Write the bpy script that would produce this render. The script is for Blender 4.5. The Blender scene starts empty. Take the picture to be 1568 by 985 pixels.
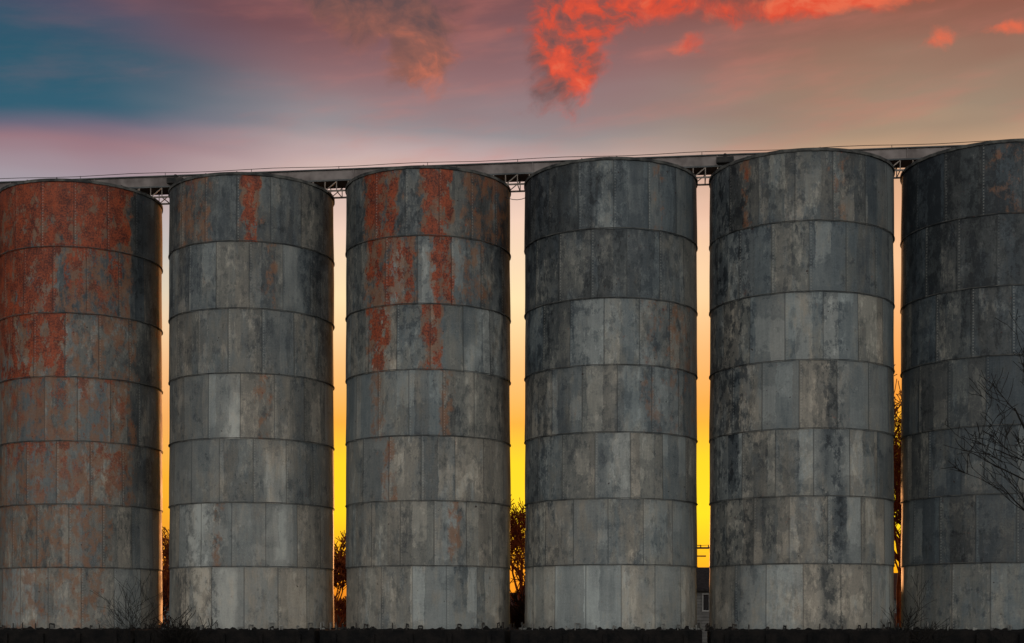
import bpy, bmesh, math, random
from mathutils import Vector, noise as mn
random.seed(7)
scene = bpy.context.scene
scene.view_settings.view_transform = 'Standard'
scene.view_settings.look = 'None'
scene.view_settings.exposure = 0

def s2l(c):
    out = []
    for v in c:
        v = v / 255.0
        out.append(v / 12.92 if v <= 0.04045 else ((v + 0.055) / 1.055) ** 2.4)
    return (out[0], out[1], out[2], 1.0)

# ------------------------------------------------------------------ node helper
class NT:
    def __init__(self, tree):
        self.t = tree
    def new(self, typ, **kw):
        n = self.t.nodes.new(typ)
        for k, v in kw.items():
            setattr(n, k, v)
        return n
    def put(self, sock, v):
        if isinstance(v, bpy.types.NodeSocket):
            self.t.links.new(v, sock)
        elif v is not None:
            sock.default_value = v
    def m(self, op, a, b=None, c=None, clamp=False):
        n = self.new('ShaderNodeMath', operation=op)
        n.use_clamp = clamp
        self.put(n.inputs[0], a)
        if b is not None: self.put(n.inputs[1], b)
        if c is not None: self.put(n.inputs[2], c)
        return n.outputs[0]
    def sm(self, v, a, b, lo=0.0, hi=1.0):
        n = self.new('ShaderNodeMapRange', interpolation_type='SMOOTHSTEP')
        self.put(n.inputs['Value'], v)
        self.put(n.inputs['From Min'], a); self.put(n.inputs['From Max'], b)
        self.put(n.inputs['To Min'], lo); self.put(n.inputs['To Max'], hi)
        return n.outputs['Result']
    def mix(self, f, a, b, bt='MIX'):
        n = self.new('ShaderNodeMix', data_type='RGBA', blend_type=bt)
        self.put(n.inputs[0], f); self.put(n.inputs[6], a); self.put(n.inputs[7], b)
        return n.outputs[2]
    def noise(self, vec, scale, detail=4, rough=0.55, out='Fac', dist=0.0):
        n = self.new('ShaderNodeTexNoise')
        if vec is not None: self.put(n.inputs['Vector'], vec)
        n.inputs['Scale'].default_value = scale
        n.inputs['Detail'].default_value = detail
        n.inputs['Roughness'].default_value = rough
        n.inputs['Distortion'].default_value = dist
        return n.outputs[out]
    def comb(self, x, y, z):
        n = self.new('ShaderNodeCombineXYZ')
        self.put(n.inputs[0], x); self.put(n.inputs[1], y); self.put(n.inputs[2], z)
        return n.outputs[0]
    def sep(self, v):
        n = self.new('ShaderNodeSeparateXYZ'); self.put(n.inputs[0], v)
        return n.outputs
    def ramp(self, f, stops):
        n = self.new('ShaderNodeValToRGB')
        cr = n.color_ramp
        while len(cr.elements) < len(stops): cr.elements.new(0.5)
        for e, (p, c) in zip(cr.elements, stops):
            e.position = p; e.color = c
        self.put(n.inputs[0], f)
        return n.outputs[0]

# ------------------------------------------------------------------ camera
EYE = 1.6
cam_d = bpy.data.cameras.new('camera')
cam = bpy.data.objects.new('camera', cam_d)
scene.collection.objects.link(cam)
cam.location = (0, 0, EYE)
cam.rotation_euler = (math.radians(90), 0, 0)
cam_d.sensor_width = 36
cam_d.lens = 50.5
cam_d.shift_y = 0.2935
cam_d.clip_end = 6000
scene.camera = cam

# ------------------------------------------------------------------ world
SUN_EL = math.radians(3.0)
SUN_AZ = math.radians(3.0)      # from +Y toward +X
world = bpy.data.worlds.new('World'); scene.world = world
world.use_nodes = True
wt = world.node_tree; wt.nodes.clear()
W = NT(wt)
tc = W.new('ShaderNodeTexCoord')
D = tc.outputs['Generated']
dx, dy, dz = W.sep(D)
hyp = W.m('SQRT', W.m('ADD', W.m('MULTIPLY', dx, dx), W.m('MULTIPLY', dy, dy)))
az0 = W.m('ARCTAN2', dx, dy)
el0 = W.m('DIVIDE', dz, W.m('MAXIMUM', hyp, 0.02))
wn = W.noise(W.comb(W.m('MULTIPLY', az0, 2.2), W.m('MULTIPLY', el0, 9.0), 0.3), 1.6, 3, 0.5, 'Color')
wr, wg, wb = W.sep(wn)
az = W.m('ADD', az0, W.m('MULTIPLY', W.m('SUBTRACT', wr, 0.5), 0.14))
elw = W.sm(el0, 0.2, 0.34)
el = W.m('ADD', el0, W.m('MULTIPLY', W.m('MULTIPLY', W.m('SUBTRACT', wg, 0.5), 0.07), elw))
fac = W.m('DIVIDE', el, 0.6, clamp=True)
def st(lst):
    return [(max(0, (953 - y) / 2200.0) / 0.6, s2l(c)) for y, c in lst]
rampL = W.ramp(fac, st([(953,(150,80,30)),(860,(224,126,28)),(740,(240,146,46)),(620,(240,176,120)),(500,(222,200,180)),
    (400,(165,178,188)),(300,(160,145,155)),(250,(148,114,124)),(222,(106,100,120)),(185,(38,88,110)),(125,(28,82,104)),(70,(66,74,98)),(0,(88,64,80)),(-250,(66,60,76))]))
rampC = W.ramp(fac, st([(953,(190,90,30)),(870,(240,144,20)),(790,(255,212,0)),(710,(255,212,12)),(650,(254,172,54)),(560,(254,192,124)),
    (460,(252,226,176)),(350,(242,208,188)),(262,(190,166,166)),(205,(144,138,144)),(120,(140,104,108)),(20,(118,76,80)),(-250,(72,62,74))]))
rampR = W.ramp(fac, st([(953,(200,90,20)),(880,(252,166,6)),(790,(255,222,0)),(700,(255,208,4)),(620,(252,154,40)),(520,(250,174,104)),
    (420,(250,196,148)),(330,(234,178,140)),(252,(206,164,130)),(190,(154,132,112)),(100,(144,98,82)),(10,(138,68,52)),(-250,(84,60,66))]))
c1 = W.mix(W.sm(az, -0.31, -0.11), rampL, rampC)
c2 = W.mix(W.sm(az, 0.0, 0.26), c1, rampR)
stn = W.noise(W.comb(W.m('MULTIPLY', az0, 5.0), W.m('MULTIPLY', W.m('SUBTRACT', el0, W.m('MULTIPLY', az0, 0.12)), 22.0), 2.0), 1.5, 5, 0.55)
stm = W.m('MULTIPLY', W.sm(stn, 0.46, 0.75), W.sm(el0, 0.27, 0.34))
c3 = W.mix(W.m('MULTIPLY', stm, W.sm(az0, -0.3, -0.1, 0.08, 0.36)), c2, s2l((206, 118, 104)))
# clouds
cw = W.noise(W.comb(az0, el0, 1.7), 16.0, 3, 0.55, 'Color')
cwr, cwg, _ = W.sep(cw)
azc = W.m('ADD', az0, W.m('MULTIPLY', W.m('SUBTRACT', cwr, 0.5), 0.045))
elc = W.m('ADD', el0, W.m('MULTIPLY', W.m('SUBTRACT', cwg, 0.5), 0.035))
cn = W.noise(W.comb(azc, W.m('MULTIPLY', elc, 1.1), 5.1), 26.0, 7, 0.64)
cn2 = W.noise(W.comb(W.m('ADD', azc, W.m('MULTIPLY', cwg, 0.05)), elc, 9.3), 40.0, 5, 0.6)
def blob(px, py, rx, ry, rot, amp):
    a = math.atan((px - 784) / 2200.0); e = (953 - py) / 2200.0 * math.cos(a)
    X = W.m('SUBTRACT', azc, a); Y = W.m('SUBTRACT', elc, e)
    c, s = math.cos(rot), math.sin(rot)
    U = W.m('ADD', W.m('MULTIPLY', X, c), W.m('MULTIPLY', Y, s))
    V = W.m('SUBTRACT', W.m('MULTIPLY', Y, c), W.m('MULTIPLY', X, s))
    U = W.m('DIVIDE', U, rx / 2200.0); V = W.m('DIVIDE', V, ry / 2200.0)
    q = W.m('ADD', W.m('MULTIPLY', U, U), W.m('MULTIPLY', V, V))
    return W.m('MULTIPLY', W.m('EXPONENT', W.m('MULTIPLY', q, -1.0)), amp)
blobs = [(856, 90, 62, 90, -0.1, 1.25), (905, 22, 100, 52, 0.3, 1.15), (590, 12, 120, 50, -0.2, 1.4), (645, 75, 50, 70, 0.25, 1.35),
         (1000, 4, 70, 28, 0, 0.95), (1030, 66, 55, 22, 0.3, 0.68), (1260, 0, 180, 26, 0.05, 0.98), (1432, 62, 32, 28, 0.5, 0.68),
         (1160, 16, 50, 20, 0.2, 0.65), (1530, 42, 80, 14, 0, 0.5), (775, 45, 26, 12, 0, 0.6)]
tot = None
for b in blobs:
    o = blob(*b)
    tot = o if tot is None else W.m('MAXIMUM', tot, o)
dens_v = W.m('ADD', tot, W.m('MULTIPLY', W.m('SUBTRACT', cn, 0.5), 1.9))
dens = W.m('MULTIPLY', W.sm(dens_v, 0.24, 0.90), W.sm(tot, 0.04, 0.3))
cred = W.ramp(W.m('ADD', W.m('MULTIPLY', W.m('SUBTRACT', cn2, 0.5), 2.6), W.m('ADD', 0.44, W.m('MULTIPLY', W.m('SUBTRACT', azc, 0.04), 2.6))),
    [(0.05, s2l((104, 70, 72))), (0.32, s2l((152, 76, 68))), (0.5, s2l((206, 70, 48))), (0.72, s2l((230, 76, 46))), (1.0, s2l((234, 104, 70)))])
cgry = W.ramp(W.m('ADD', W.m('MULTIPLY', W.m('SUBTRACT', cn2, 0.5), 1.6), W.m('SUBTRACT', 0.5, W.m('MULTIPLY', W.m('SUBTRACT', el0, 0.395), 8.0))), [(0.1, s2l((92, 70, 72))), (0.5, s2l((140, 88, 78))), (0.85, s2l((198, 106, 80)))])
ccol = W.mix(W.sm(az0, -0.05, 0.0), cgry, cred)
c4 = W.mix(W.m('MULTIPLY', dens, 0.92), c3, ccol)
bgF = W.new('ShaderNodeBackground'); W.put(bgF.inputs[0], c4)
back_p = W.m('MULTIPLY', W.m('POWER', W.m('MAXIMUM', W.m('MULTIPLY', dy, -1.0), 0.0), 3.0), W.m('EXPONENT', W.m('MULTIPLY', W.m('MAXIMUM', dz, 0.0), -1.2)))
backc = W.mix(back_p, (0.07, 0.08, 0.095, 1), (2.85, 2.84, 2.68, 1))
bgB = W.new('ShaderNodeBackground'); W.put(bgB.inputs[0], backc)
mx = W.new('ShaderNodeMixShader')
W.put(mx.inputs[0], W.sm(dy, 0.0, 0.6)); wt.links.new(bgB.outputs[0], mx.inputs[1]); wt.links.new(bgF.outputs[0], mx.inputs[2])
sky = W.new('ShaderNodeTexSky', sky_type='NISHITA')
sky.sun_disc = False; sky.sun_elevation = SUN_EL; sky.sun_rotation = SUN_AZ
bg2 = W.new('ShaderNodeBackground'); W.put(bg2.inputs[0], sky.outputs[0]); bg2.inputs[1].default_value = 0.006
ad = W.new('ShaderNodeAddShader')
wt.links.new(mx.outputs[0], ad.inputs[0]); wt.links.new(bg2.outputs[0], ad.inputs[1])
wo = W.new('ShaderNodeOutputWorld'); wt.links.new(ad.outputs[0], wo.inputs[0])

sd = bpy.data.lights.new('sun', 'SUN'); sd.energy = 2.0; sd.angle = math.radians(0.5); sd.color = (1.0, 0.42, 0.15)
sun = bpy.data.objects.new('sun', sd); scene.collection.objects.link(sun)
sv = Vector((math.sin(SUN_AZ) * math.cos(SUN_EL), math.cos(SUN_AZ) * math.cos(SUN_EL), math.sin(SUN_EL)))
sun.rotation_euler = sv.to_track_quat('Z', 'Y').to_euler()
sun.location = (0, 0, 40)

# ------------------------------------------------------------------ materials
def new_mat(name):
    m = bpy.data.materials.new(name); m.use_nodes = True
    n = NT(m.node_tree)
    return m, n, m.node_tree.nodes['Principled BSDF']
def simple(name, c1_, c2_, scale=3.0, rough=0.8, metal=0.0, bump=0.0, detail=3):
    m, n, p = new_mat(name)
    t = n.new('ShaderNodeTexCoord').outputs['Object']
    f = n.noise(t, scale, detail, 0.65)
    n.put(p.inputs['Base Color'], n.mix(n.sm(f, 0.3, 0.7), (*c1_, 1), (*c2_, 1)))
    p.inputs['Roughness'].default_value = rough; p.inputs['Metallic'].default_value = metal
    p.inputs['Specular IOR Level'].default_value = 0.25
    if bump:
        b = n.new('ShaderNodeBump'); b.inputs['Strength'].default_value = bump; b.inputs['Distance'].default_value = 0.05
        n.put(b.inputs['Height'], n.noise(t, scale * 4, 2)); n.put(p.inputs['Normal'], b.outputs[0])
    return m

def silo_mat():
    m, n, p = new_mat('weathered_galvanised_steel')
    fl = n.new('ShaderNodeAttribute', attribute_name='flat').outputs['Vector']
    wx = n.new('ShaderNodeAttribute', attribute_name='wear_shade').outputs['Vector']
    mo = n.new('ShaderNodeAttribute', attribute_name='mottle').outputs['Fac']
    pu, pv, seed = n.sep(fl)
    rust, tone, blue = n.sep(wx)  # rust includes painted rim light, tone includes painted shade
    ring = n.m('FLOOR', pv)
    loc = n.m('SUBTRACT', pv, ring)
    pid = n.m('FLOOR', pu)
    p_ = n.m('SUBTRACT', pu, pid)
    w = n.new('ShaderNodeTexWhiteNoise', noise_dimensions='3D')
    n.put(w.inputs['Vector'], n.comb(pid, ring, seed))
    r1, r2, r3 = n.sep(w.outputs['Color'])
    X = n.m('MULTIPLY', pu, 1.1)
    V = n.comb(X, n.m('MULTIPLY', pv, 2.1), seed)        # metres
    Vs = n.comb(X, n.m('MULTIPLY', pv, 0.62), n.m('ADD', seed, n.m('MULTIPLY', ring, 3.7)))
    Vss = n.comb(X, n.m('MULTIPLY', pv, 0.13), n.m('ADD', seed, n.m('MULTIPLY', ring, 5.7)))
    bc = n.noise(V, 1.9, 5, 0.70, 'Color'); blot, blot2, blot3 = n.sep(bc)
    sc = n.noise(Vs, 2.6, 5, 0.74, 'Color'); streak, streak2, streak3 = n.sep(sc)
    fine = n.noise(Vss, 11.0, 3, 0.7)
    spc = n.noise(V, 17.0, 3, 0.8, 'Color'); speck, speck2, speck3 = n.sep(spc)
    mc = n.noise(n.comb(X, n.m('MULTIPLY', pv, 1.25), n.m('ADD', seed, 7.0)), 4.2, 5, 0.72, 'Color'); mo1, mo2, mo3 = n.sep(mc)
    sub = n.m('FLOOR', n.m('ADD', n.m('ADD', n.m('MULTIPLY', pu, 2.3), n.m('MULTIPLY', r2, 3.0)), n.m('MULTIPLY', n.m('SUBTRACT', blot3, 0.5), 0.5)))
    w2 = n.new('ShaderNodeTexWhiteNoise', noise_dimensions='3D')
    n.put(w2.inputs['Vector'], n.comb(sub, ring, n.m('ADD', seed, 31.0)))
    s1, s2, s3 = n.sep(w2.outputs['Color'])
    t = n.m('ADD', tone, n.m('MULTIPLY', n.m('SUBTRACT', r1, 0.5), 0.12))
    reach = n.m('ADD', n.m('SUBTRACT', 1.25, s3), n.m('MULTIPLY', n.m('SUBTRACT', blot2, 0.5), 1.2))
    submask = n.sm(n.m('ABSOLUTE', n.m('SUBTRACT', loc, n.m('MULTIPLY', s2, 1.0))), n.m('MULTIPLY', reach, 0.62), n.m('ADD', n.m('MULTIPLY', reach, 0.62), -0.08))
    t = n.m('ADD', t, n.m('MULTIPLY', n.m('MULTIPLY', n.m('SUBTRACT', s1, 0.42), 0.32), submask))
    t = n.m('ADD', t, n.m('MULTIPLY', n.m('SUBTRACT', blot, 0.5), 0.26))
    t = n.m('ADD', t, n.m('MULTIPLY', n.m('SUBTRACT', streak, 0.5), 0.22))
    t = n.m('ADD', t, n.m('MULTIPLY', n.m('SUBTRACT', fine, 0.5), 0.24))
    t = n.m('ADD', t, n.m('MULTIPLY', n.m('SUBTRACT', speck, 0.5), 0.30))
    # flaking patches of dark / light patina
    mm = n.m('MAXIMUM', mo, n.m('MULTIPLY', n.sm(n.m('ADD', blot2, n.m('MULTIPLY', r3, 0.14)), 0.56, 0.66), 0.7))
    t = n.m('SUBTRACT', t, n.m('MULTIPLY', n.m('MULTIPLY', n.sm(mo1, 0.51, 0.56), mm), 0.20))
    t = n.m('ADD', t, n.m('MULTIPLY', n.m('MULTIPLY', n.sm(mo2, 0.54, 0.59), mm), 0.15))
    t = n.m('SUBTRACT', t, n.m('MULTIPLY', n.m('MULTIPLY', n.sm(loc, 0.86, 1.0), n.sm(fine, 0.35, 0.6)), 0.08))
    t = n.m('SUBTRACT', t, n.m('MULTIPLY', n.m('MULTIPLY', n.sm(loc, 0.12, 0.0), n.sm(fine, 0.40, 0.65)), 0.08))
    scuff = n.m('MULTIPLY', n.sm(streak2, 0.565, 0.60), n.sm(r3, 0.35, 0.5))
    t = n.m('ADD', t, n.m('MULTIPLY', scuff, 0.15))
    dark = n.m('MULTIPLY', n.sm(streak3, 0.56, 0.60), n.sm(r2, 0.4, 0.55))
    t = n.m('SUBTRACT', t, n.m('MULTIPLY', dark, 0.13))
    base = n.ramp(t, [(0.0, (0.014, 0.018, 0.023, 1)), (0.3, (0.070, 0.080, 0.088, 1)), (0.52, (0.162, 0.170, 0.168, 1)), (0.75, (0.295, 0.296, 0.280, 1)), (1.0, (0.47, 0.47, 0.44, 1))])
    base = n.mix(n.m('MULTIPLY', n.m('ADD', blue, n.m('MULTIPLY', n.m('SUBTRACT', s2, 0.5), 0.5)), 0.6, clamp=True), base, n.mix(1.0, base, (0.64, 0.95, 1.18, 1), 'MULTIPLY'))
    warm = n.m('MULTIPLY', n.sm(n.m('ADD', n.m('MULTIPLY', streak, 0.5), n.m('MULTIPLY', r3, 0.18)), 0.27, 0.40), 0.6)
    base = n.mix(warm, base, n.mix(1.0, base, (1.20, 0.96, 0.76, 1), 'MULTIPLY'))
    # rust film + rust scale
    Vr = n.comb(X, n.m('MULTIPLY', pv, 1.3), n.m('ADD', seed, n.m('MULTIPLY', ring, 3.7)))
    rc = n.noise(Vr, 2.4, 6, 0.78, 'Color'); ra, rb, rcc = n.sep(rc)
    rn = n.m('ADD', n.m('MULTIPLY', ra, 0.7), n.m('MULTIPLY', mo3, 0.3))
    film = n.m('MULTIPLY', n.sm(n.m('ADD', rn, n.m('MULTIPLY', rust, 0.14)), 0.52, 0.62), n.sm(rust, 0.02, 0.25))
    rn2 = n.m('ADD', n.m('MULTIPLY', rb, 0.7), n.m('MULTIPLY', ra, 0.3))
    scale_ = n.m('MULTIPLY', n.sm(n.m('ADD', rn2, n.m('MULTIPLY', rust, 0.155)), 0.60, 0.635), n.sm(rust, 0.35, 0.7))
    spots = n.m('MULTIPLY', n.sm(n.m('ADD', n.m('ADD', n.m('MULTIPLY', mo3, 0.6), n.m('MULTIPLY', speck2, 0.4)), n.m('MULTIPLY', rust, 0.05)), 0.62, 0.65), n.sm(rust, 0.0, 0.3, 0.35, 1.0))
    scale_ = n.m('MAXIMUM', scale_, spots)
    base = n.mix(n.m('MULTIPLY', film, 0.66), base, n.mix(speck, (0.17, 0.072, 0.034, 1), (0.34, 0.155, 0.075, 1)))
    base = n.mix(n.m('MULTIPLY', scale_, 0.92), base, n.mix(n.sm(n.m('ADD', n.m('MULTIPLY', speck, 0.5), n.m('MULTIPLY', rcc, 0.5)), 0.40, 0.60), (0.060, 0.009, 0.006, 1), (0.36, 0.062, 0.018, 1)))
    pit = n.m('MULTIPLY', n.sm(n.noise(V, 5.0, 2, 0.6), 0.72, 0.75), 0.9)
    base = n.mix(pit, base, (0.028, 0.012, 0.010, 1))
    # vertical lap seams with bolt rows
    d = n.m('MINIMUM', p_, n.m('SUBTRACT', 1.0, p_))
    seam = n.sm(d, 0.022, 0.009)
    bolt = n.m('MULTIPLY', n.sm(n.m('ABSOLUTE', n.m('SUBTRACT', p_, 0.05)), 0.022, 0.010), n.sm(n.m('ABSOLUTE', n.m('SUBTRACT', n.m('FRACT', n.m('MULTIPLY', loc, 24.0)), 0.5)), 0.28, 0.14))
    base = n.mix(n.m('MULTIPLY', seam, n.sm(r1, 0.0, 1.0, 0.3, 0.62)), base, (0.018, 0.018, 0.018, 1))
    base = n.mix(n.m('MULTIPLY', bolt, n.sm(r2, 0.0, 1.0, 0.05, 0.35)), base, (0.42, 0.41, 0.38, 1))
    n.put(p.inputs['Base Color'], base)
    p.inputs['Metallic'].default_value = 0.08
    p.inputs['Specular IOR Level'].default_value = 0.4
    n.put(p.inputs['Roughness'], n.m('ADD', 0.5, n.m('MULTIPLY', blot, 0.3)))
    b = n.new('ShaderNodeBump'); b.inputs['Strength'].default_value = 0.5; b.inputs['Distance'].default_value = 0.03
    hgt = n.m('ADD', n.noise(V, 1.2, 2, 0.5), n.m('MULTIPLY', seam, 0.3))
    n.put(b.inputs['Height'], hgt); n.put(p.inputs['Normal'], b.outputs[0])
    return m

MS = silo_mat()
M_dark = simple('dark_angle_iron', (0.012, 0.013, 0.014), (0.05, 0.04, 0.035), 4, 0.7, 0.0)
M_flange = simple('flange_steel', (0.025, 0.026, 0.028), (0.13, 0.125, 0.115), 2.2, 0.8)
M_roof = simple('roof_sheet', (0.05, 0.055, 0.06), (0.12, 0.12, 0.12), 1.5, 0.6, 0.1)
M_conv = simple('conveyor_steel', (0.11, 0.088, 0.084), (0.26, 0.22, 0.21), 1.2, 0.7, 0.0)
M_lat = simple('lattice_steel', (0.20, 0.16, 0.14), (0.36, 0.30, 0.26), 1.2, 0.7)
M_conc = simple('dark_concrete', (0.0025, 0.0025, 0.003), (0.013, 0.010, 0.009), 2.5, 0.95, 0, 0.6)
M_clip = simple('clip_steel', (0.03, 0.03, 0.03), (0.30, 0.29, 0.27), 2, 0.7, 0.0)
M_bark = simple('bark_front', (0.005, 0.004, 0.004), (0.018, 0.014, 0.011), 5, 0.95)
M_barkr = simple('bark_sunset_lit', (0.16, 0.03, 0.008), (0.42, 0.10, 0.022), 2, 0.95)  # orange backlight on the rear trees put into the bark colour
M_brush = simple('brush', (0.02, 0.010, 0.006), (0.07, 0.03, 0.015), 0.5, 0.95)
M_ground = simple('gravel_grass', (0.02, 0.022, 0.012), (0.06, 0.05, 0.035), 0.6, 0.95, 0, 0.5, 6)
M_side = simple('white_siding', (0.12, 0.115, 0.11), (0.2, 0.19, 0.18), 2, 0.8)
M_side2 = simple('tan_siding', (0.12, 0.07, 0.05), (0.2, 0.12, 0.08), 2, 0.8)
M_shing = simple('shingles', (0.015, 0.013, 0.013), (0.04, 0.034, 0.032), 4, 0.9)
M_shing2 = simple('red_shingles', (0.04, 0.014, 0.010), (0.08, 0.026, 0.018), 4, 0.9)
M_trim = simple('trim_paint', (0.25, 0.24, 0.23), (0.4, 0.38, 0.36), 2, 0.6)
mg, ng, pg = new_mat('window_glass'); pg.inputs['Base Color'].default_value = (0.01, 0.012, 0.015, 1); pg.inputs['Roughness'].default_value = 0.2
M_wood = simple('pole_wood', (0.03, 0.02, 0.015), (0.07, 0.05, 0.035), 3, 0.9)

# ------------------------------------------------------------------ mesh helpers
class MB:
    def __init__(self): self.v = []; self.f = []
    def tube(self, p0, p1, r0, r1=None, n=6, cap=False):
        if r1 is None: r1 = r0
        p0 = Vector(p0); p1 = Vector(p1); d = (p1 - p0)
        if d.length < 1e-6: return
        d.normalize()
        a = Vector((0, 0, 1)) if abs(d.z) < 0.9 else Vector((1, 0, 0))
        u = d.cross(a).normalized(); w = d.cross(u)
        k = len(self.v)
        for i in range(n):
            t = 2 * math.pi * i / n; o = u * math.cos(t) + w * math.sin(t)
            self.v.append(p0 + o * r0); self.v.append(p1 + o * r1)
        for i in range(n):
            j = (i + 1) % n
            self.f.append((k + 2 * i, k + 2 * i + 1, k + 2 * j + 1, k + 2 * j))
        if cap:
            self.f.append(tuple(k + 2 * i for i in range(n)))
            self.f.append(tuple(k + 2 * i + 1 for i in reversed(range(n))))
    def box(self, x0, x1, y0, y1, z0, z1):
        k = len(self.v)
        for x in (x0, x1):
            for y in (y0, y1):
                for z in (z0, z1): self.v.append(Vector((x, y, z)))
        for q in ((0,1,3,2),(4,6,7,5),(0,4,5,1),(2,3,7,6),(0,2,6,4),(1,5,7,3)):
            self.f.append(tuple(k + i for i in q))
    def obj(self, name, mat, parent=None, smooth=False, bevel=0):
        me = bpy.data.meshes.new(name)
        me.from_pydata([tuple(v) for v in self.v], [], self.f); me.update()
        if smooth:
            for p in me.polygons: p.use_smooth = True
        me.materials.append(mat)
        o = bpy.data.objects.new(name, me); scene.collection.objects.link(o)
        if parent: o.parent = parent
        if bevel:
            b = o.modifiers.new('bevel', 'BEVEL'); b.width = bevel; b.segments = 2
        return o
def empty(name, loc=(0, 0, 0), rz=0):
    e = bpy.data.objects.new(name, None); scene.collection.objects.link(e)
    e.location = loc; e.rotation_euler = (0, 0, rz); e.empty_display_size = 0.5
    return e

# ------------------------------------------------------------------ silos
BASE = 1.35; TOP = 16.2
RZ = [16.2, 14.02, 11.83, 9.72, 7.60, 5.51, 3.42, 1.35]
silos = [(-21.1, 50.9, 2.74), (-15.04, 50.18, 2.737), (-8.956, 49.54, 2.788), (-2.843, 48.86, 2.778),
         (3.300, 48.10, 2.864), (9.513, 47.33, 2.967), (15.71, 46.52, 3.0), (22.0, 45.75, 3.0)]
RUST_AND_RIM_LIGHT = {
 1: [(-1.1,.62,0,1,1.15),(-1.1,-.25,1,2,1.15),(-.25,.6,1,2,.7),(-1.1,-.15,2,3,.95),(-.15,.7,2,3,.5),(-1,.65,3,4,.6),(-1,.65,4,5,.6),(-1,.4,5,6,.45),(-1,.3,6,7,.38),(.9,1.3,0,7,.85)],  # last strip paints the orange sun rim on the right edge
 2: [(-.15,.12,0,1,1.1),(-.9,-.45,0,1,.5),(.1,.3,1,2,.3),(.93,1.3,0,7,.6),(0,.25,3,4,.3),(-.5,-.3,5,6,.3)],  # full-height strip at the right edge is a painted sun rim
 3: [(-.78,-.32,0,1,1.0),(-.12,.3,0,1,1.1),(.35,1,0,1,.5),(-.75,-.1,1,2,.85),(0,.32,1,2,.95),(.3,.75,1,2,.3),(-.75,-.4,2,3,.8),(-.1,.2,2,3,.9),(-.7,-.5,3,4,.4),(.1,.3,3,4,.5),(-.6,-.35,4,5,.5),(.2,.4,5,6,.4)],
 4: [(.45,.62,0,1,.3),(.3,1,2,4,.2),(.5,.8,2,3,.25)],
 5: [(-.64,-.50,0,1,.65),(.25,.5,0,1,.25),(-.6,-.5,1,2,.25)],
 6: [(-.1,.3,0,1,.2)],
 0: [(-1,1,0,4,.5)], 7: [(-1,1,0,1,.2)]}
TONE = {  # patina patches; dark strips at the sides paint in edge shade
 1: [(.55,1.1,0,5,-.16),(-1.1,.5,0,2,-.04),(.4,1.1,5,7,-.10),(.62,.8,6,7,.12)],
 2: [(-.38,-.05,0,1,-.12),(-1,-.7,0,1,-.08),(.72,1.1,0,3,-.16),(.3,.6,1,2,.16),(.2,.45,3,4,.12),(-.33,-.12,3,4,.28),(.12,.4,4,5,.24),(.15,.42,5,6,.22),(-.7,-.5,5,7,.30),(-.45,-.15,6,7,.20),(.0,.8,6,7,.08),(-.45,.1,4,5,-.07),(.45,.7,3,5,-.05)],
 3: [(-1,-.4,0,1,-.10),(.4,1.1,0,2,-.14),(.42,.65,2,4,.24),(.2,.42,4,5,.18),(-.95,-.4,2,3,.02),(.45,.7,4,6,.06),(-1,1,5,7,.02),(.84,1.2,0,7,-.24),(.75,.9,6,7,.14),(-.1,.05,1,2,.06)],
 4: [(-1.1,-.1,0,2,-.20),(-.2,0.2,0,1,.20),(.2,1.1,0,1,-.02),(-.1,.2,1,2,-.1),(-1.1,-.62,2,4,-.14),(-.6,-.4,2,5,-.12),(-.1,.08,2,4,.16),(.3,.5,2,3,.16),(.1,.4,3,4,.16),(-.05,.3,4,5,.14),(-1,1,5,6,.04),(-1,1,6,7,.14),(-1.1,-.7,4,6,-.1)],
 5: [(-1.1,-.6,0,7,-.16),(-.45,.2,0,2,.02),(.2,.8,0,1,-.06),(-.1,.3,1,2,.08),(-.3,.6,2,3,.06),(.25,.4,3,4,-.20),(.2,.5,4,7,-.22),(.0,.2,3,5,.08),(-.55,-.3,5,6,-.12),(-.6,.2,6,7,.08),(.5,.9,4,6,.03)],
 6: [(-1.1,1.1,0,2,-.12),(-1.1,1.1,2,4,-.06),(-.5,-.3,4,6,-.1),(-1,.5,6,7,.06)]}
MOT = {
 1: [(-1.1,.8,0,3,.5)], 2: [(-1.1,0,0,2,.5),(.5,1.1,0,3,.8),(-.9,-.3,5,7,1.0),(-.1,.3,2,4,.6)],
 3: [(-1.1,.1,0,3,.8),(.5,1.1,1,4,.7),(.1,.6,3,6,.6),(-1,-.2,5,7,.5)],
 4: [(-1.1,-.55,0,6,1.0),(-.5,.2,0,3,.8),(.2,.9,1,4,.6),(-.2,.4,3,6,.5)],
 5: [(-1.1,-.45,0,6,1.3),(-.45,.1,0,2,.7),(.15,.5,2,7,1.1),(-.4,.2,4,7,.5)],
 6: [(-1.1,1.1,0,3,.6)]}
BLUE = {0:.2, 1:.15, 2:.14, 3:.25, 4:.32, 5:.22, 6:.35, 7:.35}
BASET = {0:.44, 1:.45, 2:.53, 3:.53, 4:.51, 5:.54, 6:.32, 7:.32}  # base tone per silo, end silos darkened to paint in vignette
TG = [-.15, -.09, -.03, 0.0, .02, .05, .14]  # per-ring tone: dirtier tops plus vertical light falloff painted in
NP = 16; SUBS = 12; ROWS = 12
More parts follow.
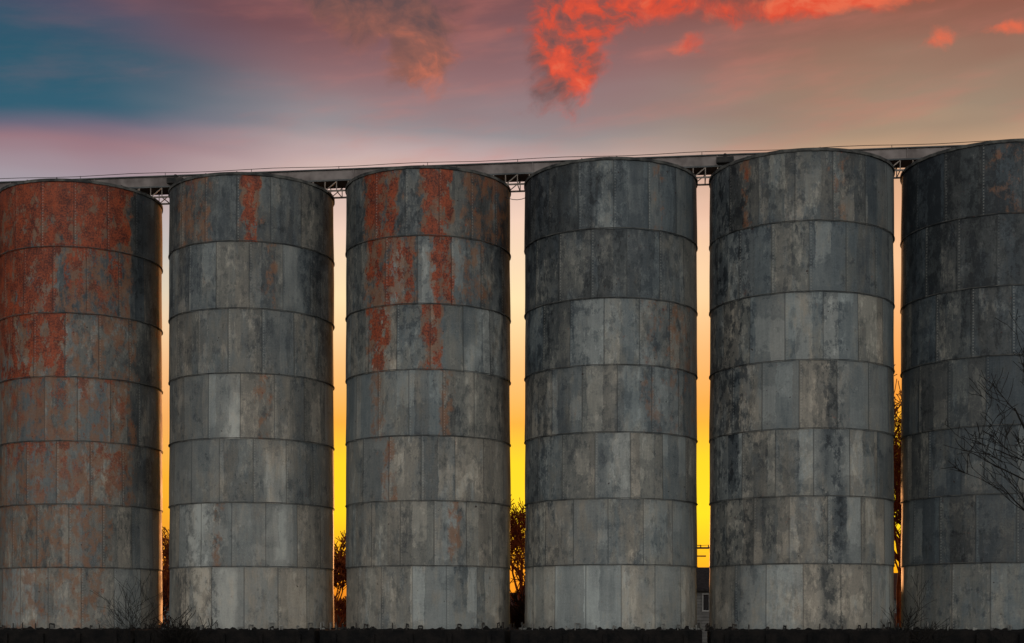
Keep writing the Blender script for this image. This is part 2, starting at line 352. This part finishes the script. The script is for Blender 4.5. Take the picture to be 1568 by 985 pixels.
def build_silo(idx, X, Y, R):
    e = empty('grain_silo', (X, Y, 0))
    view = math.atan2(X, Y)
    nseg = NP * SUBS
    verts = []; faces = []; flat = []; wear_shade = []; mot = []
    for ri in range(7):
        z1, z0 = RZ[ri], RZ[ri + 1]
        off = 0.5 * (ri % 2) + 0.23 * idx + 0.13 * ri
        k0 = len(verts)
        for r in range(ROWS + 1):
            h = r / ROWS
            z = z0 - 0.03 * (1 - h) + (z1 - z0) * h if ri < 6 else z0 + (z1 - z0) * h
            for c in range(nseg + 1):
                th = -math.pi + 2 * math.pi * c / nseg
                pu = NP * c / nseg + off
                fr = pu - math.floor(pu)
                sag = -0.02 * (1 - (2 * fr - 1) ** 2)
                dent = mn.noise(Vector((math.sin(th) * 1.7, math.cos(th) * 1.7 + idx * 9, z * 0.55))) * 0.018
                rr = R + 0.022 * (1 - h) + sag * 0.6 + dent
                a = th - view
                verts.append((rr * math.sin(a) , -rr * math.cos(a), z))
                s = math.sin(th) if abs(th) < math.pi / 2 else (2 - abs(math.sin(th))) * (1 if th > 0 else -1)
                t = ri + (1 - h)
                j1 = mn.noise(Vector((s * 9 + idx * 5, t * 5, 1.0))) * 0.07 + mn.noise(Vector((s * 25, t * 14, 4.0))) * 0.03
                ss = s + j1
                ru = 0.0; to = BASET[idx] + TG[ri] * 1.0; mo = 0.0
                for (a0, a1, t0, t1, am) in RUST_AND_RIM_LIGHT.get(idx, []):
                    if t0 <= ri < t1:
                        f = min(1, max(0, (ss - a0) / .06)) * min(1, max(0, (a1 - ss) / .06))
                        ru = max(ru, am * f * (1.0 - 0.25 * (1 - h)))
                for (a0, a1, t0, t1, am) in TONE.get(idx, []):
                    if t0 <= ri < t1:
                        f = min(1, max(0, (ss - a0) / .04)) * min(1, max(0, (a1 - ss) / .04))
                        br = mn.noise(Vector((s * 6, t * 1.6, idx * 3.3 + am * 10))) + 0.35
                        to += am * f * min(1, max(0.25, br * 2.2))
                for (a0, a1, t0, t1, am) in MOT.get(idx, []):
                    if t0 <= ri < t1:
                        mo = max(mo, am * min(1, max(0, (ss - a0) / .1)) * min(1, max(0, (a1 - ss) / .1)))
                flat.append((pu, (6 - ri) + h * 0.9999, idx * 13.0)); wear_shade.append((ru, to, BLUE[idx] - .1 * (ri > 3))); mot.append(mo)
        for r in range(ROWS):
            for c in range(nseg):
                a = k0 + r * (nseg + 1) + c
                faces.append((a, a + 1, a + nseg + 2, a + nseg + 1))
    me = bpy.data.meshes.new('shell'); me.from_pydata(verts, [], faces); me.update()
    for nm, dat in (('flat', flat), ('wear_shade', wear_shade)):
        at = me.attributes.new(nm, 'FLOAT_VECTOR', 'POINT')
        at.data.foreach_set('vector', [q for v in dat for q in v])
    at = me.attributes.new('mottle', 'FLOAT', 'POINT'); at.data.foreach_set('value', mot)
    for p in me.polygons: p.use_smooth = True
    me.materials.append(MS)
    o = bpy.data.objects.new('shell', me); scene.collection.objects.link(o); o.parent = e
    fb = MB(); ns = 96
    for i, z in enumerate(RZ[:-1]):
        hh = 0.045 if i == 0 else 0.009
        out = 0.035 if i == 0 else 0.034
        k = len(fb.v)
        for c in range(ns):
            a = 2 * math.pi * c / ns
            wv = 0.006 * math.sin(c * 2.3 + i)
            for rr, zz in ((R - 0.05, z + hh), (R + out, z + hh), (R + out, z - hh + wv), (R - 0.05, z - hh)):
                fb.v.append(Vector((rr * math.sin(a), -rr * math.cos(a), zz)))
        for c in range(ns):
            d = (c + 1) % ns
            for q in range(4):
                w = (q + 1) % 4
                fb.f.append((k + 4 * c + q, k + 4 * d + q, k + 4 * d + w, k + 4 * c + w))
    fb.obj('ring_flanges', M_flange, e)
    rb = MB(); k = 0
    rb.v.append(Vector((0, 0, TOP + 0.30)))
    for c in range(48):
        a = 2 * math.pi * c / 48; rb.v.append(Vector(((R + .02) * math.sin(a), -(R + .02) * math.cos(a), TOP + 0.048)))
    for c in range(48): rb.f.append((0, 1 + c, 1 + (c + 1) % 48))
    for c in range(0, 48, 3):
        a = 2 * math.pi * c / 48; rb.tube((0, 0, TOP + .31), ((R) * math.sin(a), -(R) * math.cos(a), TOP + .06), .02, n=4)
    rb.obj('roof', M_roof, e)
    cb = MB(); rnd = random.Random(idx)
    nc = 34
    for c in range(nc):
        a = 2 * math.pi * (c + rnd.uniform(-.3, .3)) / nc
        ca, sa = math.sin(a), -math.cos(a); tx, ty = -sa, ca
        ri_, ro = R - .0, R + .13; hw = rnd.uniform(.03, .09); ht = rnd.uniform(.06, .24)
        P = lambda rr, s_, z: (rr * ca + tx * s_, rr * sa + ty * s_, z)
        cb.tube(P(ro, -hw, BASE - .02), P(ro, -hw, BASE + ht), .020, n=5)
        if rnd.random() < .75:
            cb.tube(P(ro, -hw, BASE + ht), P(ro, hw, BASE + ht + rnd.uniform(-.06, .03)), .024, n=5)
            cb.tube(P(ro, hw, BASE + ht), P(ro, hw, BASE + ht * rnd.uniform(0, .7)), .020, n=5)
        if rnd.random() < .6: cb.tube(P(ri_, 0, BASE + .03), P(ro + .1, 0, BASE + .03), .035, n=6, cap=True)
    cb.obj('anchor_clips', M_dark if idx % 2 else M_clip, e)
    gb = MB(); ns = 240
    for c in range(ns):
        a = 2 * math.pi * c / ns
        zz = BASE + .015 + .16 * max(0, mn.noise(Vector((c * .35, idx * 3.0, 0)))) + .06 * max(0, mn.noise(Vector((c * 1.3, idx * 3.0, 5))))
        for rr, z in ((R - .05, zz + .015), (R + .10, zz), (R + .18, BASE - .05)):
            gb.v.append(Vector((rr * math.sin(a), -rr * math.cos(a), z)))
    for c in range(ns):
        d = (c + 1) % ns
        for q in range(2): gb.f.append((3 * c + q, 3 * d + q, 3 * d + q + 1, 3 * c + q + 1))
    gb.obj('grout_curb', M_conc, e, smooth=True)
    return e
for i, (X, Y, R) in enumerate(silos): build_silo(i, X, Y, R)

slope = math.atan2(46.52 - 50.18, 15.71 + 15.04)
for i, (X, Y, R) in enumerate(silos):
    e = empty('concrete_foundation', (X, Y, 0), slope)
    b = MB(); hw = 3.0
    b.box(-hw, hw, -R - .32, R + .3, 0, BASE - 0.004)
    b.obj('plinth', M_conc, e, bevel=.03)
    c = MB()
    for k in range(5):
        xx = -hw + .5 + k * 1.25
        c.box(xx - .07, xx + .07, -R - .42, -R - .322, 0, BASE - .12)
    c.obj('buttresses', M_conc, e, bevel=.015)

# ------------------------------------------------------------------ conveyor
mid = (0.335, 48.35)
ce = empty('overhead_conveyor', (mid[0], mid[1], 0), slope)
L = 24.5
b = MB(); b.box(-L, L, -.36, .36, 16.60, 16.93)
b.obj('housing', M_conv, ce, bevel=.02)
b = MB(); b.box(-L, L, -.42, .42, 16.932, 16.965); b.box(-L, L, -.42, .42, 16.55, 16.598)
b.obj('flange_plates', M_roof, ce)
b = MB()
x = -L + .5
while x < L:
    b.box(x - .02, x + .02, -.39, -.362, 16.60, 16.93); x += 3.05
b.obj('housing_ribs', M_conv, ce)
b = MB()
x = -L
while x < L:
    b.tube((x, -.4, 16.96), (x, -.4, 17.05), .010, n=5); x += 3.05
x = -L; pr = (-L, -.4, 17.05)
while x < L:
    x += 1.0; q = (x, -.4, 17.05 + .02 * math.sin(x * 1.3)); b.tube(pr, q, .011, n=5); pr = q
b.obj('cable_rail', M_dark, ce)
b = MB()
for i in range(len(silos) - 1):
    xm = ((silos[i][0] + silos[i + 1][0]) / 2 - mid[0]) / math.cos(slope)
    for yy in (-.4, .4):
        b.tube((xm - 1.6, yy, 16.22), (xm + 1.6, yy, 16.22), .035, n=5)
        for k in range(8):
            xa = xm - 1.6 + k * .4
            if k % 2: b.tube((xa, yy, 16.22), (xa + .4, yy, 16.54), .018, n=5)
            b.tube((xa, yy, 16.22), (xa, yy, 16.54), .018, n=5)
    for k in range(9):
        xa = xm - 1.6 + k * .4; b.tube((xa, -.4, 16.22), (xa, .4, 16.22), .018, n=5)
for i, s in enumerate(silos):
    xs = (s[0] - mid[0]) / math.cos(slope)
    for q in (-1.2, 0, 1.2):
        for yy in (-.35, .35): b.tube((xs + q, yy, 16.3), (xs + q, yy, 16.56), .04, n=6)
b.obj('lattice_supports', M_lat, ce)
b = MB()
for xx in (6.75, 15.3, -11.9):
    b.box(xx - .28, xx + .28, -.62, -.43, 16.62, 16.82)
    b.tube((xx, -.5, 16.82), (xx, -.5, 16.95), .05, n=8, cap=True)
b.obj('drive_boxes', M_dark, ce, bevel=.02)
b = MB()
xm = ((silos[3][0] + silos[4][0]) / 2 - mid[0])
pts = [(xm - .9 + k * .15, -.5, 16.22 - .55 * (1 - ((k - 6) / 6) ** 2)) for k in range(13)]
for p, q in zip(pts[:-1], pts[1:]): b.tube(p, q, .012, n=5)
b.obj('hanging_cable', M_dark, ce)
g = MB()
g.tube((16.0, 46.2, 16.2), (18.6, 45.9, 18.9), .02, n=5); g.tube((18.6, 45.9, 16.2), (18.6, 45.9, 18.9), .04, n=6)
g.obj('guyed_mast', M_dark)

# ------------------------------------------------------------------ bare trees and shrubs
def grow(mb, p, d, ln, r, lev, maxl, rnd, minr, up=0.12, kids=(3, 5), spread=.75):
    nseg = 5 if lev == 0 else 4
    step = ln / nseg; pos = Vector(p); dr = Vector(d).normalized(); pts = [(pos.copy(), r)]
    for i in range(nseg):
        dr = (dr + Vector((rnd.uniform(-1, 1), rnd.uniform(-1, 1), rnd.uniform(-1, 1))) * (.10 if lev == 0 else .22) + Vector((0, 0, up * (.5 if lev else .2)))).normalized()
        pos = pos + dr * step
        pts.append((pos.copy(), max(minr, r * (1 - .62 * (i + 1) / nseg))))
    for (a, ra), (c, rc) in zip(pts[:-1], pts[1:]):
        mb.tube(a, c, ra, rc, n=7 if lev == 0 else (5 if lev == 1 else 3))
    if lev >= maxl: return
    nk = rnd.randint(*kids) + (2 if lev == 0 else 0)
    for k in range(nk):
        f = rnd.uniform(.3, 1.0) if lev else rnd.uniform(.25, 1.0)
        i = min(nseg - 1, int(f * nseg)); q = f * nseg - i
        a = pts[i][0].lerp(pts[i + 1][0], q); rr = pts[i][1] * .6
        ax = Vector((rnd.uniform(-1, 1), rnd.uniform(-1, 1), rnd.uniform(-.2, .5))).normalized()
        nd = (dr * (1 - spread * .55) + ax * spread).normalized()
        grow(mb, a, nd, ln * rnd.uniform(.45, .68), max(minr, rr), lev + 1, maxl, rnd, minr, up, kids, spread)
def tree(name, loc, ht, seed, mat, maxl=4, minr=.012, trunk=.13, kids=(4, 6), spread=.75, lean=(0, 0), extra=()):
    e = empty(name, loc); rnd = random.Random(seed); mb = MB()
    grow(mb, (0, 0, -.1), (lean[0], lean[1], 1), ht * .62, trunk, 0, maxl, rnd, minr, kids=kids, spread=spread)
    for (p, d, ln, r) in extra: grow(mb, p, d, ln, r, 1, maxl, rnd, minr, up=.08, kids=kids, spread=.6)
    mb.obj('trunk_and_branches', mat, e); return e
def shrub(name, loc, ht, seed, mat, stems=14, minr=.008, spread=.8, maxl=2, kids=(3, 5), stem_r=.022):
    e = empty(name, loc); rnd = random.Random(seed); mb = MB()
    for s in range(stems):
        a = rnd.uniform(0, 6.28); k = rnd.uniform(0, spread)
        grow(mb, (rnd.uniform(-.25, .25), rnd.uniform(-.2, .2), 0), (math.cos(a) * k, math.sin(a) * k, 1), ht * rnd.uniform(.5, .85), stem_r, 0, maxl, rnd, minr, kids=kids, spread=.7)
    mb.obj('stems', mat, e); return e
tree('bare_tree', (14.9, 38.0, 0), 9.6, 11, M_bark, 4, .008, .15, (3, 4), extra=[((0, 0, 4.9), (-1, -.1, .2), 2.6, .035), ((0, 0, 4.0), (-1, .1, .3), 2.4, .035), ((0, 0, 5.6), (-1, .3, .05), 2.0, .03), ((0, 0, 7.2), (-.9, 0, .5), 1.4, .03)])
tree('bare_tree', (0.3, 70, 0), 7.8, 5, M_barkr, 4, .018, .16, (5, 7))
tree('bare_tree', (16.9, 62, 0), 13.0, 8, M_barkr, 4, .02, .2, (6, 8), extra=[((0,0,5),(-.5,0,1),4.5,.06),((0,0,4),(-.3,.3,1),4.5,.06),((0,0,6),(-.2,-.3,1),4.5,.06),((0,0,3),(-.4,0,1),3.5,.05)])
tree('bare_tree', (-9.1, 75, 0), 4.8, 21, M_barkr, 4, .02, .12, (6, 8))
tree('bare_tree', (-18.6, 77, 0), 6.0, 22, M_barkr, 4, .02, .12, (6, 8))
shrub('bare_shrub', (-10.9, 41.5, 0.0), 2.5, 3, M_bark, 6, .005, .5, stem_r=.012)
shrub('bare_shrub', (-10.0, 43.0, 0.0), 1.5, 4, M_bark, 26, .010, .8)
shrub('bare_shrub', (11.4, 41.0, 0), 2.3, 6, M_bark, 8, .006, .8, stem_r=.014)
shrub('bare_shrub', (-9.2, 60, 0), 2.6, 9, M_brush, 24, .02)
shrub('bare_shrub', (.2, 58, 0), 2.6, 10, M_brush, 24, .02)
shrub('bare_shrub', (-17.0, 64, 0), 2.8, 12, M_brush, 24, .02)

# distant tree line
mb = MB(); rnd = random.Random(3)
for k in range(420):
    x = rnd.uniform(-170, 170); y = rnd.uniform(190, 260); h = 3.4 + 3.0 * (mn.noise(Vector((x * .03, 0, 0))) + .4) + rnd.uniform(-1, 1.5)
    for q in range(26):
        a = rnd.uniform(0, 6.28); sp = rnd.uniform(0, 1.8)
        p0 = Vector((x + rnd.uniform(-.5, .5), y, rnd.uniform(0, h * .5)))
        p1 = Vector((x + sp * math.cos(a), y + sp * math.sin(a), p0.z + h * rnd.uniform(.3, .55)))
        mb.tube(p0, p1, .14, .04, n=3)
mb.obj('distant_treeline', M_brush)

# ------------------------------------------------------------------ houses
def house(name, loc, rz, w, dpt, wallh, ridge, mat, roofm):
    e = empty(name, loc, rz)
    b = MB(); b.box(-w / 2, w / 2, -dpt / 2, dpt / 2, 0, wallh)
    k = len(b.v)
    for x in (-w / 2, w / 2):
        b.v += [Vector((x, -dpt / 2, wallh)), Vector((x, dpt / 2, wallh)), Vector((x, 0, ridge - .05))]
    b.f += [(k, k + 1, k + 2), (k + 3, k + 5, k + 4)]
    b.obj('walls', mat, e)
    b = MB()
    z = .3
    while z < wallh - .05:
        b.box(-w / 2 - .02, w / 2 + .02, -dpt / 2 - .022, -dpt / 2 - .003, z, z + .015); z += .2
    b.obj('siding_laps', M_shing, e)
    b = MB(); o = .35
    sl = (ridge - wallh) / (dpt / 2)
    for sgn in (-1, 1):
        k = len(b.v)
        ye = sgn * (dpt / 2 + o); ze = wallh - sl * o
        for x in (-w / 2 - o, w / 2 + o):
            b.v += [Vector((x, ye, ze)), Vector((x, 0, ridge)), Vector((x, 0, ridge + .12)), Vector((x, ye, ze + .12))]
        for q in ((0,1,2,3),(4,7,6,5),(0,4,5,1),(3,2,6,7),(0,3,7,4)): b.f.append(tuple(k + i for i in q))
    b.obj('roof', roofm, e)
    b = MB(); b.box(w * .2, w * .2 + .5, -.25, .25, ridge - .3, ridge + .7); b.obj('chimney', M_shing2, e)
    fr = MB(); gl = MB()
    for xx in (-w * .36, 0.0, w * .34):
        z0, z1 = wallh - 1.35, wallh - .35
        y = -dpt / 2 - .03
        for (a, c, p, q) in ((xx - .45, xx + .45, z1, z1 + .09), (xx - .45, xx + .45, z0 - .09, z0), (xx - .45, xx - .37, z0, z1), (xx + .37, xx + .45, z0, z1), (xx - .02, xx + .02, z0, z1)):
            fr.box(a, c, y - .05, y, p, q)
        gl.box(xx - .37, xx + .37, y - .02, y + .01, z0, z1)
    fr.obj('window_frames', M_trim, e); gl.obj('window_glass', mg, e)
    b = MB(); b.box(-w * .2 - .45, -w * .2 + .45, -dpt / 2 - .05, -dpt / 2 - .024, .15, 2.2); b.obj('door', M_shing2, e)
    return e
house('siding_house', (12.55, 95, 0), 0.0, 9, 7, 3.7, 5.1, M_side, M_shing)
house('siding_house', (27.5, 100, 0), 0.1, 10, 7, 3.3, 4.9, M_side, M_shing2)
house('siding_house', (-1.5, 118, 0), -0.05, 11, 7, 2.9, 3.9, M_side2, M_shing2)
house('siding_house', (-24.5, 105, 0), 0.1, 10, 7, 3.2, 4.6, M_side, M_shing)

# utility poles
pe = empty('utility_pole', (14.05, 110, 0))
b = MB(); b.tube((0, 0, 0), (0, 0, 7.9), .15, .1, 10, True); b.box(-1.1, 1.1, -.07, .07, 7.2, 7.34); b.box(-.8,.8,-.07,.07,6.6,6.7)
b.obj('pole', M_wood, pe)
b = MB()
for xx in (-1.0, -.4, .4, 1.0): b.tube((xx, 0, 7.34), (xx, 0, 7.52), .05, .03, 8, True)
b.obj('insulators', M_dark, pe)
pe2 = empty('utility_pole', (-40, 118, 0))
b = MB(); b.tube((0, 0, 0), (0, 0, 9), .15, .1, 10, True); b.box(-1.1, 1.1, -.07, .07, 8.2, 8.34); b.obj('pole', M_wood, pe2)
b = MB()
for dx_ in (-1.0, -.4, .4, 1.0):
    A = Vector((-40 + dx_, 118, 8.4)); B = Vector((14.05 + dx_, 110, 7.5)); pr = A
    for k in range(1, 25):
        t = k / 24; q = A.lerp(B, t); q.z -= 1.2 * 4 * t * (1 - t)
        b.tube(pr, q, .02, n=3); pr = q
b.obj('power_lines', M_dark)

# ------------------------------------------------------------------ ground
g = MB(); n = 60
xs = [-2500 + 5000 * i / n for i in range(n + 1)]
g.v = [Vector((x, y, 0)) for y in xs for x in xs]
for j in range(n):
    for i in range(n):
        a = j * (n + 1) + i; g.f.append((a, a + 1, a + n + 2, a + n + 1))
g.obj('ground', M_ground)
wb_ = MB(); rnd = random.Random(77)
for k in range(2600):
    x = rnd.uniform(-24, 24); y = 48.39 + (x - .335) * math.tan(slope) - 3.3 - rnd.uniform(0, 1.2)
    h = rnd.uniform(.15, .75) * (1.6 if mn.noise(Vector((x * .8, 0, 0))) > .25 else .8)
    wb_.tube((x, y, 0), (x + rnd.uniform(-.15, .15), y + rnd.uniform(-.1, .1), h), .012, .004, n=3)
wb_.obj('dry_weeds', M_bark)
